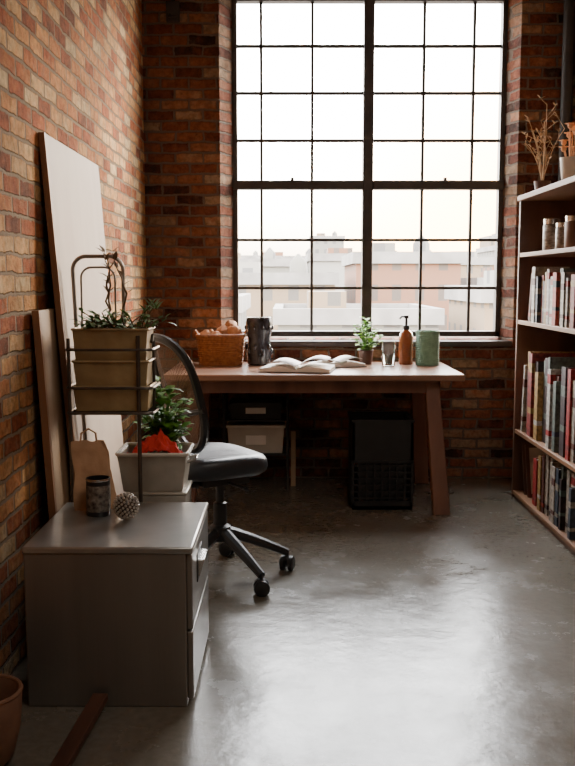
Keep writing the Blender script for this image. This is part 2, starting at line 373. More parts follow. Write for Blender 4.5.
# ---------------------------------------------------------------- desk objects
def basket(loc):
    t=thing('wicker_basket','orange-brown rectangular wicker basket on the desk','basket',loc,.05)
    w,d,h=.14,.1,.175
    def ring(k,z,n=40):
        pts=[]
        for i in range(n):
            a=2*pi*i/n; c,s=math.cos(a),math.sin(a)
            pts.append((w*k*math.copysign(abs(c)**.45,c),d*k*math.copysign(abs(s)**.45,s),z))
        return pts
    b=MB()
    nr=14
    for j in range(nr):
        k=.88+.12*j/nr; z=.007+h*j/nr
        p=ring(k,z)
        p=[(x*(1+.02*math.sin(i*pi/2+j*pi)),y*(1+.02*math.sin(i*pi/2+j*pi)),zz) for i,(x,y,zz) in enumerate(p)]
        b.tube(p,.0074,6,True)
    b.prism([q[:2] for q in ring(.86,0)],0,.01)
    part(t,'woven_body',b,M['wicker'])
    b=MB(); r=ring(1.01,h+.002); b.tube(r,.011,8,True); part(t,'rim',b,M['wicker'])
    for s in(-1,1):
        b=MB().tube([(s*w*.98,-.03,h),(s*(w+.012),-.025,h+.03),(s*(w+.012),.025,h+.03),(s*w*.98,.03,h)],.006)
        part(t,'handle',b,M['wicker'])
basket((-.40,5.40,DZ))
for i,(x,y,z,r) in enumerate([(-.48,5.40,.925,.042),(-.38,5.42,.945,.05),(-.315,5.38,.95,.048),(-.43,5.36,.925,.035),(-.34,5.44,.985,.035)]):
    b=MB().blob((0,0,0),r*1.1,r*.9,r*.8,nz=.25,seed=i)
    b.blob((r*.5,0,r*.55),r*.35,r*.3,r*.4,10,8)
    solo('bread_roll',b,M['bread'],'knobbly peach-brown bread roll heaped in wicker basket','bread',(x,y,z),i,'bread rolls in the basket')
b=MB()
prof=[(.06,0),(.07,.01),(.073,.06),(.07,.12),(.067,.16),(.076,.2),(.08,.25),(.073,.285),(.062,.285),(.069,.25),(.058,.15),(.055,.02)]
b.lathe(prof); 
for i in range(10):
    a=i*.628; b.blob((.073*math.cos(a),.073*math.sin(a),.08+.03*(i%2)),.012,.012,.02,8,6)
    b.blob((.079*math.cos(a),.079*math.sin(a),.225),.009,.009,.014,8,6)
solo('vase',b,M['vase'],'glossy black embossed ceramic vase beside the basket','vase',(-.17,5.38,DZ))
def openbook(name,label,loc,rot,w,d,hh=.045,lift=.05):
    t=thing(name,label,'book',loc,rot)
    b=MB(); b.box(-w,w,-d/2,d/2,0,.004); part(t,'cover',b,M['dark'])
    for s in(-1,1):
        b=MB(); n=10
        vs=[];fs=[]
        for i in range(n+1):
            u=i/n; x=s*u*(w-.006); z=.006+hh*math.sin(min(1,u*1.9+.12)*pi*.5)*(1-u*.55)
            for y in(-d/2+.006,d/2-.006): vs+= [(x,y,z),(x,y,.004)]
        for i in range(n):
            o=i*4; p=o+4
            fs+=[(o,p,p+2,o+2),(o+1,o+3,p+3,p+1),(o,o+1,p+1,p),(o+2,p+2,p+3,o+3)]
        fs+=[(0,2,3,1),(n*4,n*4+1,n*4+3,n*4+2)]
        b.add(vs,fs); part(t,'page_block',b,M['paper'])
    for q in(.85,-.7):
        b=MB(); vs=[];fs=[]
        for i in range(9):
            u=i/8; x=u*w*q; z=hh*.9+lift*math.sin(u*pi*.75)*(1 if q>0 else .6)
            vs+=[(x,-d/2+.01,z),(x,d/2-.01,z)]
        for i in range(8): fs.append((2*i,2*i+2,2*i+3,2*i+1))
        b.add(vs,fs); part(t,'page',b,M['paper'],solid=.0008)
openbook('open_book','large open book with white pages lying on the desk',(.06,5.04,DZ),-.16,.2,.29,.035,.045)
openbook('open_book','second open book with curled pages beside the first',(.29,5.29,DZ),.3,.15,.2,.03,.03)
def plant(name,label,loc,potprof,potmat,n,h,spread,lmat,ll,lw,seed,pot=True,stemr=.0015,cat='plant',droop=.2):
    rnd=random.Random(seed)
    t=thing(name,label,cat,loc)
    ph=max(z for r,z in potprof)
    if pot: part(t,'pot',MB().lathe(potprof),potmat)
    rr=[r for r,z in potprof if z==ph][0]*.85
    part(t,'soil',MB().lathe([(rr*.9,ph-.02),(rr*.9,ph-.012)]),M['soil'])
    bs=MB(); bl=MB()
    for i in range(n):
        a=rnd.uniform(0,2*pi); R=spread*rnd.uniform(.15,1); H=h*rnd.uniform(.3,1)*(1-.35*R/spread)
        p0=Vector((rnd.uniform(-.4,.4)*rr,rnd.uniform(-.4,.4)*rr,ph-.015))
        p2=Vector((R*math.cos(a),R*math.sin(a),ph+H)); p1=(p0+p2)/2+Vector((0,0,H*.25))
        pts=[p0*(1-u)**2+p1*2*u*(1-u)+p2*u*u for u in(0,.25,.5,.75,1)]
        bs.tube(pts,stemr,4)
        for k in range(4):
            q=pts[1+k] ; aa=a+rnd.uniform(-1.8,1.8)
            d=Vector((math.cos(aa),math.sin(aa),rnd.uniform(-droop,.7)))
            bl.leaf(q,d,ll*rnd.uniform(.6,1.1),lw*rnd.uniform(.7,1.1))
    part(t,'stem',bs,M['leafdark']); part(t,'foliage',bl,lmat)
    return t
potp=lambda r0,r1,h:[(r0,0),(r1,h),(r1-.005,h),(r0-.003,.008)]
plant('potted_plant','small bright green leafy plant in dark pot on desk',(.475,5.43,DZ),potp(.034,.045,.085),M['pot'],34,.23,.09,M['leafbright'],.05,.036,3)
t=thing('drinking_glass','clear glass tumbler on the desk','glass',(.60,5.33,DZ))
part(t,'glass_body',MB().lathe([(.034,0),(.038,.005),(.043,.145),(.041,.145),(.036,.012),(.0,.012)],cap1=False),M['glass'])
part(t,'water',MB().lathe([(.035,.013),(.0375,.07)]),M['glass'])
t=thing('pump_bottle','amber pump bottle with dark dispenser on desk','bottle',(.715,5.42,DZ))
part(t,'bottle_body',MB().lathe([(.04,0),(.043,.006),(.043,.165),(.037,.19),(.02,.205),(.018,.215),(.0175,.215)]),M['amber'])
b=MB().lathe([(.02,.21),(.02,.235),(.009,.238),(.007,.275),(.014,.278),(.014,.295)]); b.tube([(0,0,.288),(-.03,-.015,.288),(-.042,-.02,.275)],.006)
part(t,'pump',b,M['blackplastic'])
part(t,'bottle_label',MB().lathe([(.0435,.045),(.0437,.045),(.0437,.135),(.0435,.135)],cap0=False,cap1=False),M['amber'])
b=MB(); pr=[(.064,0),(.07,.006)]
for i in range(16): pr+=[(.0685,.012+i*.0115),(.071,.0175+i*.0115)]
pr+=[(.07,.202),(.071,.206),(.066,.206),(.065,.02)]
b.lathe(pr,seg=36); solo('canister',b,M['sage'],'ribbed sage green ceramic canister on the desk','canister',(.835,5.36,DZ))
# ---------------------------------------------------------------- office chair
ch=thing('office_chair','black swivel office chair with mesh back at desk','chair',(-.285,3.72,0),math.radians(30))
def castor_angles(): return [math.radians(a-30) for a in(-52,16,88,160,238)]
R=.295
for a in castor_angles():
    b=MB(); c,s=math.cos(a),math.sin(a)
    pts=[];rs=[]
    for u in(0,.2,.45,.7,.9,1):
        pts.append((c*R*u,s*R*u,.20-.12*u**1.2)); rs.append(.028-.011*u)
    b.tube(pts,rs,8); part(ch,'base_leg',b,M['blackplastic'])
    b=MB(); T=Matrix.Translation((c*R,s*R,.032))@Matrix.Rotation(a+1.0,4,'Z')@Matrix.Rotation(pi/2,4,'X')
    b.lathe([(.024,.006),(.032,.009),(.032,.026),(.024,.030)],T=T,seg=18); b.lathe([(.024,-.030),(.032,-.026),(.032,-.009),(.024,-.006)],T=T,seg=18)
    b.lathe([(.008,-.01),(.008,.01)],T=T,seg=10); b.tube([(c*R,s*R,.03),(c*R,s*R,.085)],.008)
    b.blob((c*R,s*R,.048),.02,.02,.02,12,8)
    part(ch,'castor',b,M['blackplastic'])
b=MB().lathe([(.045,.16),(.045,.22),(.03,.23),(.028,.32),(.018,.325),(.018,.42)],seg=20); part(ch,'gas_column',b,M['blackplastic'])
b=MB(); b.box(-.11,.1,-.08,.08,.41,.44); b.box(-.19,-.05,-.03,.03,.405,.425); b.tube([(0,-.08,.42),(.02,-.2,.415)],.006); b.blob((.02,-.2,.415),.012,.02,.008,8,6)
part(ch,'tilt_mechanism',b,M['blackplastic'],bevel=.005)
b=MB(); vs=[];fs=[];seg=40
prof=[(.0,-.035),(.86,-.035),(.97,-.018),(1,.005),(.985,.03),(.93,.045),(.8,.052),(.5,.046),(.2,.042)]
for k,(r,z) in enumerate(prof):
    for i in range(seg):
        a=2*pi*i/seg; c,s=math.cos(a),math.sin(a)
        x=.205*r*math.copysign(abs(c)**.6,c); y=.215*r*math.copysign(abs(s)**.6,s)
        vs.append((x-.035,y,.49+z-.006*max(0,x/.2)**3+.012*abs(y/.22)**3))
for j in range(len(prof)-1):
    for i in range(seg):
        k=(i+1)%seg; fs.append((j*seg+i,j*seg+k,(j+1)*seg+k,(j+1)*seg+i))
fs.append([(len(prof)-1)*seg+i for i in range(seg)])
b.add(vs,fs); part(ch,'seat',b,M['leather'],angle=60)
def backpt(u,v):
    x=-.135-.05*v-.09*v*v-.03*math.sin(v*pi)+.05*u*u
    return Vector((x,u*.205,.565+.46*v))
loop=[]
for i in range(44):
    a=2*pi*i/44; c,s=math.cos(a),math.sin(a)
    u=math.copysign(abs(c)**.75,c)*(.9+.1*s); v=.5+.5*math.copysign(abs(s)**.8,s)
    loop.append(backpt(u,v))
b=MB(); b.tube(loop,.018,8,True); part(ch,'back_frame',b,M['blackplastic'])
mm,nt,bs=newmat('mesh_fabric')
bs.inputs['Base Color'].default_value=(.22,.15,.11,1); bs.inputs['Roughness'].default_value=.8
tc=N(nt,'ShaderNodeTexCoord'); ck=N(nt,'ShaderNodeTexChecker'); ck.inputs['Scale'].default_value=160
nt.links.new(tc.outputs['Object'],ck.inputs[0]); ck.inputs[1].default_value=(.25,)*3+(1,); ck.inputs[2].default_value=(.65,)*3+(1,)
nt.links.new(ck.outputs[0],bs.inputs['Alpha'])
b=MB(); vs=[];fs=[]
nu,nv=12,16
for j in range(nv+1):
    v=j/nv; s=(v-.5)*2; cc=max(0,1-min(1,abs(s)**(1/.8))**2)**.5; wd=cc**.75*(.9+.1*s)
    for i in range(nu+1):
        vs.append(backpt((i/nu*2-1)*wd,v))
for j in range(nv):
    for i in range(nu): o=j*(nu+1)+i; fs.append((o,o+1,o+nu+2,o+nu+1))
b.add(vs,fs); part(ch,'back_mesh',b,mm)
b=MB(); b.tube([(-.10,0,.415),(-.18,0,.425),(-.205,0,.5),(-.222,0,.62),(-.235,0,.74)],[.022,.022,.02,.018,.012])
b.tube([backpt(-.97,.40)+Vector((-.008,0,0)),(-.225,0,.70),backpt(.97,.40)+Vector((-.008,0,0))],.012)
part(ch,'back_support',b,M['blackplastic'])
# ---------------------------------------------------------------- filing cabinet
CX0,CX1,CY0,CY1,CH=-.77,-.275,2.53,3.07,.485
fc=thing('filing_cabinet','low grey steel two-drawer filing cabinet on concrete floor','cabinet',((CX0+CX1)/2,(CY0+CY1)/2,0))
w=(CX1-CX0)/2; d=(CY1-CY0)/2
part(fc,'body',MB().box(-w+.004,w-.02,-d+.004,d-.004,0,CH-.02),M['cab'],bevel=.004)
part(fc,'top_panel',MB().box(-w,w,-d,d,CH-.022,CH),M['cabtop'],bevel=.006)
for i,(z0,z1) in enumerate(((.02,.227),(.233,.46))):
    o=part(fc,'drawer',MB().box(w-.02,w-.002,-d+.012,d-.012,z0,z1),M['cab'],bevel=.004)
    if i:
        yc=-.06
        h=mkobj('recess_plate',MB().box(w-.003,w+.001,yc-.075,yc+.075,z1-.125,z1-.04),M['dark'],bevel=.001); h.parent=o
        h=mkobj('handle',MB().hexa([(w,yc-.06,z1-.11),(w+.006,yc-.06,z1-.11),(w+.006,yc+.06,z1-.11),(w,yc+.06,z1-.11)],[(w,yc-.06,z1-.06),(w+.02,yc-.055,z1-.06),(w+.02,yc+.055,z1-.06),(w,yc+.06,z1-.06)]),M['chrome'],bevel=.002); h.parent=o; h['label']='chrome drawer handle'
# ---------------------------------------------------------------- leaning boards
def lean(name,label,cat,y0,y1,bx,tx,h,th,m_,strip):
    b=MB().hexa([(bx-th,y0,0),(bx,y0,0),(bx,y1,0),(bx-th,y1,0)],[(tx-th,y0,h),(tx,y0,h),(tx,y1,h),(tx-th,y1,h)])
    t=thing(name,label,cat,(bx,(y0+y1)/2,0))
    o=part(t,'board_face',b,m_,bevel=.002); o.location=(-bx,-(y0+y1)/2,0)
    b=MB().hexa([(bx-th-.002,y0-strip,0),(bx+.002,y0-strip,0),(bx+.002,y0,0),(bx-th-.002,y0,0)],[(tx-th-.002,y0-strip,h),(tx+.002,y0-strip,h),(tx+.002,y0,h),(tx-th-.002,y0,h)])
    o=part(t,'edge_strip',b,M['plyedge'],label='brown wooden edge strip'); o.location=(-bx,-(y0+y1)/2,0)
lean('tall_board','large pale wood board leaning against the brick wall','board',3.26,4.16,-.735,-.857,1.77,.018,M['panel'],.018)
lean('short_board','shorter brown wooden board leaning behind the pale one','board',3.08,3.72,-.785,-.845,1.15,.02,M['ply'],.022)
# ---------------------------------------------------------------- wire plant stand
SY=3.235
st=thing('plant_stand','tall wire plant stand with arched top behind the cabinet','plant stand',(-.64,SY,0))
def arc(x0,x1,y,zb,zt,n=8,r=.05,bx0=0,zr=None):
    pts=[(x0+bx0,y,zb),(x0+bx0*.15,y,1.0)]
    for i in range(n+1):
        a=pi-pi/2*i/n; pts.append((x0+r+r*math.cos(a),y,zt-r+r*math.sin(a)))
    for i in range(n+1):
        a=pi/2-pi/2*i/n; pts.append((x1-r+r*math.cos(a),y,zt-r+r*math.sin(a)))
    pts.append((x1,y,zb if zr is None else zr)); return pts
part(st,'arched_frame',MB().tube(arc(-.15,.035,.10,0,1.34,bx0=.07,zr=.785),.0075,8),M['wirelight'])
part(st,'arched_frame',MB().tube(arc(-.12,.005,.10,1.01,1.30,r=.04),.004,8),M['wirelight'])
part(st,'post',MB().tube([(-.13,-.08,0),(-.13,-.08,1.05)],.0065),M['wire']); part(st,'post',MB().tube([(.115,-.085,0),(.115,-.085,1.06)],.0075),M['wire'])
part(st,'post',MB().tube([(.15,.05,.785),(.15,.05,1.03),(.15,.03,1.055),(.15,.01,1.03)],.006),M['wire'])
def rr(x0,x1,y0,y1,z,r=.03,n=5):
    pts=[]
    for cx_,cy_,a0 in((x1-r,y1-r,0),(x0+r,y1-r,pi/2),(x0+r,y0+r,pi),(x1-r,y0+r,1.5*pi)):
        for i in range(n+1): a=a0+pi/2*i/n; pts.append((cx_+r*math.cos(a),cy_+r*math.sin(a),z))
    return pts
for z in(.785,.875,1.01): 
    b=MB().tube(rr(-.14,.165,-.09,.1,z),.0055,6,True)
    part(st,'rail',b,M['wire'])
for y in(-.05,0,.05): part(st,'crossbar',MB().tube([(-.14,y,.783),(.165,y,.783)],.004),M['wire'])
def planter(label,loc,w,d,h,plantn,seed):
    t=thing('planter_box',label,'planter',loc)
    part(t,'box',MB().openbox(w,d,h,.006,.008),M['planter'],bevel=.002)
    b=MB(); b.tube(rr(-w/2-.002,w/2+.002,-d/2-.002,d/2+.002,h,.01,3),.005,6,True); part(t,'rim',b,M['planter'])
    if plantn:
        part(t,'soil',MB().box(-w/2+.014,w/2-.014,-d/2+.014,d/2-.014,.012,h-.018),M['soil'])
        rnd=random.Random(seed); bs=MB(); bl=MB()
        for i in range(plantn):
            p0=Vector((rnd.uniform(-.42,.45)*w,rnd.uniform(-.4,.4)*d,h-.02))
            a=rnd.uniform(0,2*pi); l=rnd.uniform(.04,.11)
            p2=p0+Vector((math.cos(a)*l*.8,math.sin(a)*l*.6,rnd.uniform(.02,.08))); p1=(p0+p2)/2+Vector((0,0,.03))
            pts=[p0*(1-u)**2+p1*2*u*(1-u)+p2*u*u for u in(0,.25,.5,.75,1)]
            bs.tube(pts,.002,4)
            for k in range(5):
                q=pts[1+k%4]; aa=a+rnd.uniform(-1.4,1.4)
                bl.leaf(q,(math.cos(aa),math.sin(aa),rnd.uniform(-.3,.9)),rnd.uniform(.025,.05),.019)
        for (x,l) in((.40*w,.055),(.30*w,.07)):
            pts=[(x,0,h-.02),(x+l*.5,-.01,h+.06),(x+l*.8,-.02,h+.08),(x+l,-.03,h+.07)]
            bs.tube(pts,.0025,4)
            for q in pts[1:]:
                for s in(-1,1): bl.leaf(q,(s*.5,.3*s,.8),.04,.024)
        part(t,'stem',bs,M['stem']); part(t,'foliage',bl,M['leafdark'])
        b=MB(); rnd=random.Random(5)
        for k in range(3):
            pts=[Vector((-.04+.03*k,.05,h-.02))]
            for i in range(10): pts.append(pts[-1]+Vector((rnd.uniform(-.014,.012),rnd.uniform(-.008,.006),.029)))
            b.tube(pts,[.004]*7+[.003,.002,.002,.001],5)
            for q in pts[5:]: 
                b.leaf(q,(rnd.uniform(-1,1),.2,.6),.04,.022)
        part(t,'vine',b,M['stem'])
    return t
planter('weathered beige metal planter with dark leafy succulents',(-.625,SY+.005,.969),.265,.155,.111,44,4)
planter('weathered beige metal planter nested below the planted one',(-.625,SY+.005,.879),.265,.155,.088,0,4)
planter('weathered beige metal planter on the lower wire rail',(-.625,SY+.005,.79),.27,.155,.087,0,4)
# ---------------------------------------------------------------- low box + tub
t=thing('low_box','small grey painted wooden box on the floor','box',(-.49,3.30,0))
part(t,'box_body',MB().box(-.095,.12,-.10,.10,0,.475),M['tub'],bevel=.004)
part(t,'box_lid',MB().box(-.1,.125,-.103,.103,.475,.488),M['tub'],bevel=.004)
t=thing('metal_tub','grey tin tub with rim and handles, holding red cloth','tub',(-.49,3.30,.488))
part(t,'tub_body',MB().openbox(.25,.215,.14,.006,.018),M['tub'],bevel=.006)
b=MB(); b.tube(rr(-.127,.127,-.11,.11,.14,.02),.007,8,True); part(t,'rim',b,M['enamel'])
part(t,'handle',MB().tube([(.12,-.04,.1),(.15,-.035,.11),(.15,.035,.11),(.12,.04,.1)],.006),M['chrome'])
b=MB(); vs=[];fs=[];n=30
for j in range(n+1):
    for i in range(n+1):
        x=(i/n-.5)*.21; y=(j/n-.5)*.12
        rd=math.hypot((x-.03)/.12,y/.08)
        z=.13+.08*max(0,1-rd)**1.0+.03*noise.noise(Vector((x*25,y*25,1)))+.022*noise.noise(Vector((x*55,y*55,4)))-.03*(abs(x)/.1)**3
        vs.append((x,y,z))
for j in range(n):
    for i in range(n): o=j*(n+1)+i; fs.append((o,o+1,o+n+2,o+n+1))
b.add(vs,fs); solo('red_cloth',b,M['red'],'crumpled red cotton cloth bunched in the metal tub','cloth',(-.495,3.265,.493),solid=.003)
plant('potted_plant','bushy green leafy plant in a cream pot in tub',(-.465,3.36,.496),potp(.028,.035,.12),M['cream'],60,.29,.09,M['leaf'],.055,.05,11)
t=thing('mug','dark patterned tin mug with silver rim on cabinet','mug',(-.622,2.90,CH))
part(t,'mug_body',MB().lathe([(.037,0),(.039,.004),(.039,.124),(.036,.124),(.036,.01)]),M['canblack'])
part(t,'rim',MB().lathe([(.0392,.116),(.0405,.12),(.0392,.124),(.036,.124)],cap0=False,cap1=False),M['chrome'])
part(t,'band',MB().lathe([(.0392,.016),(.0397,.018),(.0397,.100),(.0392,.102)],cap0=False,cap1=False),M['canpattern'],label='grey patterned wrap around the mug')
t=thing('decorative_ball','studded silver-grey ball resting on the cabinet','ornament',(-.52,2.84,CH))
part(t,'core',MB().blob((0,0,.044),.038,.038,.038,20,14),M['wire'])
b=MB()
for i in range(150):
    z=1-2*(i+.5)/150; r=math.sqrt(1-z*z); a=i*2.39996
    b.blob((.04*r*math.cos(a),.04*r*math.sin(a),.044+.04*z),.0046,.0046,.0046,6,4)
part(t,'stud',b,M['silver'])
# kraft paper bag, flat bottom, pinched crooked top, leaning back
t=thing('paper_bag','crumpled brown paper bag with folded top beside mug','bag',(-.655,3.0,CH),.25)
b=MB(); vs=[];fs=[];n=14
rings=[]
for k in range(13):
    v=k/12; z=.225*v; wx=.068*(1-.22*v**2)+.004*math.sin(v*9); wyy=.036*(1-v)**.7+.003
    ring=[]
    for side,(xa,ya,xb,yb) in enumerate(((-1,-1,1,-1),(1,-1,1,1),(1,1,-1,1),(-1,1,-1,-1))):
        m_=n if side%2==0 else 5
        for i in range(m_):
            q=i/m_; x=(xa+(xb-xa)*q)*wx; y=(ya+(yb-ya)*q)*wyy
            if side%2: x*=1-.35*math.sin(q*pi)*v
            nn=noise.noise(Vector((x*26,y*26+side*3,z*22)))+.5*noise.noise(Vector((x*60,side*5,z*60)))
            ring.append((x+.004*nn-.018*v*v,y+.009*nn*(1-.5*v)+.03*v,z+ (.012*noise.noise(Vector((x*30,0,7))) if k==12 else 0)))
    rings.append(ring)
m_=len(rings[0])
for r_ in rings: vs+=r_
for j in range(12):
    for i in range(m_): k=(i+1)%m_; fs.append((j*m_+i,j*m_+k,(j+1)*m_+k,(j+1)*m_+i))
fs.append(list(range(m_))[::-1])
b.add(vs,fs); part(t,'bag_body',b,M['kraft'],angle=25)
part(t,'handle',MB().tube([(-.045,.028,.205),(-.04,.03,.25),(-.015,.032,.265),(.008,.03,.25),(.012,.028,.205)],.0035),M['kraft'])
t=thing('bowl','brown clay bowl standing on the floor by wall','bowl',(-.785,2.22,0))
part(t,'bowl_body',MB().lathe([(.05,0),(.07,.02),(.09,.1),(.096,.19),(.091,.2),(.085,.19),(.078,.1),(.06,.03)]),M['bowl'])
part(t,'rim',MB().tube([(.093*math.cos(i*pi/16),.093*math.sin(i*pi/16),.197) for i in range(32)],.006,8,True),M['bowl'])
b=MB(); b.hexa([(-.62,1.95,0),(-.575,1.95,0),(-.525,2.515,.03),(-.57,2.515,.03)],[(-.62,1.95,.022),(-.575,1.95,.022),(-.525,2.515,.052),(-.57,2.515,.052)])
o=mkobj('plank',b,M['darkwood'],bevel=.003); tag(o,'dark brown wooden plank lying against the cabinet','plank')
# ---------------------------------------------------------------- bookcase
BX0,BX1,BY0,BY1=1.305,1.69,3.6,5.13
ZS=[.045,.405,1.03,1.405,1.695]
bc=thing('bookcase','tall reddish-brown wooden bookcase against the wall','bookcase',((BX0+BX1)/2,(BY0+BY1)/2,0))
w=(BX1-BX0)/2; d=(BY1-BY0)/2
for s in(-1,1):
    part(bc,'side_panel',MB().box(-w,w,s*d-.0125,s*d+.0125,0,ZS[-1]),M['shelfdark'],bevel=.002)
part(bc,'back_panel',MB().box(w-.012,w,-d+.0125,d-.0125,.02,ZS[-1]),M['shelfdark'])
for z in ZS[:-1]:
    part(bc,'shelf',MB().box(-w+.002,w-.012,-d+.0125,d-.0125,z-.022,z),M['shelf'],bevel=.002)
part(bc,'top_panel',MB().box(-w-.012,w,-d-.02,d+.02,ZS[-1],ZS[-1]+.028),M['shelf'],bevel=.003)
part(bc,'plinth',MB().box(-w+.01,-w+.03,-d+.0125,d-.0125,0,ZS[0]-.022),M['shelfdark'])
cols=[(.42,.03,.025),(.48,.43,.36),(.03,.03,.035),(.3,.045,.035),(.42,.37,.3),(.06,.08,.11),(.42,.25,.08),(.5,.07,.04),(.15,.055,.04),(.55,.51,.45),(.14,.17,.14),(.05,.025,.025)]
bookm=[]
for i,c in enumerate(cols):
    m,nt,bs=newmat('book_cover_%d'%i); L=nt.links.new
    tc=N(nt,'ShaderNodeTexCoord'); sp=N(nt,'ShaderNodeSeparateXYZ'); L(tc.outputs['Generated'],sp.inputs[0])
    alt=cols[(i*5+3)%len(cols)]
    k1=.1+.06*(i%4); k2=.62+.05*(i%5)
    r=ramp(nt,[(0,c),(k1,alt),(k1+.07,c),(k2,alt if i%2 else c),(k2+.12,c)],'CONSTANT'); L(sp.outputs[2],r.inputs[0])
    no=N(nt,'ShaderNodeTexNoise'); no.inputs['Scale'].default_value=45; L(tc.outputs['Object'],no.inputs['Vector'])
    r2=ramp(nt,[(.35,(.45,)*3),(.65,(1.0,)*3)]); L(no.outputs[0],r2.inputs[0])
    mx=N(nt,'ShaderNodeMix',data_type='RGBA',blend_type='MULTIPLY'); mx.inputs[0].default_value=1
    L(r.outputs[0],mx.inputs[6]); L(r2.outputs[0],mx.inputs[7]); L(mx.outputs[2],bs.inputs['Base Color']); bs.inputs['Roughness'].default_value=.6
    bookm.append(m)
cn=['red','cream','black','dark red','off-white','slate blue','ochre','orange-red','brown','white','grey-green','maroon']
def book(x,y,z,th,h,dp,ci,group,tilt=0):
    b=MB(); t=th/2
    b.mi=0; b.box(0,dp,-t,-t+.003,0,h); b.box(0,dp,t-.003,t,0,h); b.box(-.004,.003,-t,t,0,h)
    b.mi=1; b.box(.003,dp-.004,-t+.003,t-.003,.003,h-.005)
    o=mkobj('book',b,[bookm[ci],M['pagelines']],smooth=False)
    o.location=(x,y,z+ (math.sin(abs(tilt))*t)); o.rotation_euler=(tilt,0,0)
    return tag(o,('%s-spined book leaning against its neighbours on shelf' if tilt else '%s-spined book standing upright on bookcase shelf')%cn[ci],'book',group)
rnd=random.Random(23)
def row(z,y1,y0,hmin,hmax,tmin,tmax,group,dp=.22,lean_=None):
    y=y1; last=-1
    off=0
    for k,(th,h,tl,ci) in enumerate(lean_ or []):
        book(BX0+.02+.02*k,y1+h*math.sin(tl)+th/2+off,z,th,h,dp,ci,group,tl); off+=th/math.cos(tl)+.002
    while y>y0:
        th=rnd.uniform(tmin,tmax); h=rnd.uniform(hmin,hmax)
        ci=rnd.randrange(12)
        if ci==last: ci=(ci+5)%12
        last=ci
        book(BX0+.015+rnd.uniform(0,.04),y-th/2,z,th-.002,h,dp,ci,group); y-=th
row(ZS[2],4.88,3.95,.21,.30,.035,.06,'books on the middle shelf',.18,[(.03,.26,.16,8)])
row(ZS[1],4.98,3.95,.33,.46,.03,.07,'tall books on the lower shelf',.26,[(.025,.38,.10,1),(.02,.36,.10,0)])
row(ZS[0],4.80,3.95,.24,.315,.03,.065,'books on the bottom shelf',.22)
for i,(yy,m_) in enumerate(((5.0,M['ply']),(4.93,M['cream']))):
    T=Matrix.Rotation(-.3,4,'X')
    t=thing('framed_board','thin framed board leaning inside the bottom shelf','framed board',(BX0+.04,yy,ZS[0]+.001))
    part(t,'frame',MB().box(0,.24,0,.012,0,.3,T),M['shelfdark']); part(t,'face',MB().box(.02,.22,-.002,.0,.02,.28,T),m_)
def jar(y,x,label,m_,r,h):
    t=thing('jar',label,'jar',(x,y,ZS[3]))
    part(t,'jar_body',MB().lathe([(r*.9,0),(r,.01),(r,h*.8),(r*.9,h*.84),(r*.88,h*.84)]),m_)
    part(t,'lid',MB().lathe([(r*.95,h*.84),(r*.97,h),(r*.8,h)]),M['chrome'])
jar(4.83,1.40,'patterned grey jar with metal lid on shelf',M['jarpattern'],.045,.17)
jar(4.66,1.41,'patterned brown jar with metal lid on shelf',M['jarpattern'],.038,.14)
jar(4.45,1.40,'terracotta jar with metal lid on shelf',M['bowl'],.045,.16)
TZ=ZS[-1]+.028
t=thing('dried_plant','dried tan branches in a small dark pot','dried plant',(1.37,4.93,TZ))
part(t,'pot',MB().lathe(potp(.035,.045,.06)),M['pot'])
b=MB(); rn=random.Random(9)
for i in range(9):
    a=rn.uniform(0,2*pi); H=rn.uniform(.22,.50); R=.13*rn.random()+.02
    p0=Vector((0,0,.03)); p2=Vector((math.cos(a)*R-.02,math.sin(a)*R,H)); p1=(p0+p2)/2+Vector((rn.uniform(-.03,.03),0,.05))
    pts=[p0*(1-u)**2+p1*2*u*(1-u)+p2*u*u for u in(0,.2,.4,.6,.8,1)]
    b.tube(pts,.0022,5)
    for q in pts[2:]:
        sd_=Vector((rn.uniform(-.05,.05),rn.uniform(-.04,.04),rn.uniform(.03,.07)))
        b.tube([q,q+sd_*.6,q+sd_],.0014,4)
        for s in range(2): b.leaf(q+sd_,(rn.uniform(-1,1),rn.uniform(-1,1),rn.uniform(.3,1)),.032,.013)
part(t,'dried_stems',b,M['dried'])
t=thing('flower_cup','cream cup holding peach flower heads on bookcase','flower cup',(1.37,4.45,TZ))
part(t,'cup',MB().lathe([(.03,0),(.04,.01),(.05,.12),(.046,.12),(.036,.015)]),M['cream'])
b=MB()
for i in range(9):
    a=i*2.4; r=.02+.035*(i%3)/2; c=(r*math.cos(a),r*math.sin(a),.16+.035*(i%4))
    b.tube([(0,0,.02),c],.003,5)
    for k in range(9):
        q=k*.7; b.leaf(c,(math.cos(q),math.sin(q),.5),.032,.024)
    b.blob(c,.014,.014,.014,8,6)
part(t,'flower_head',b,M['peach'])
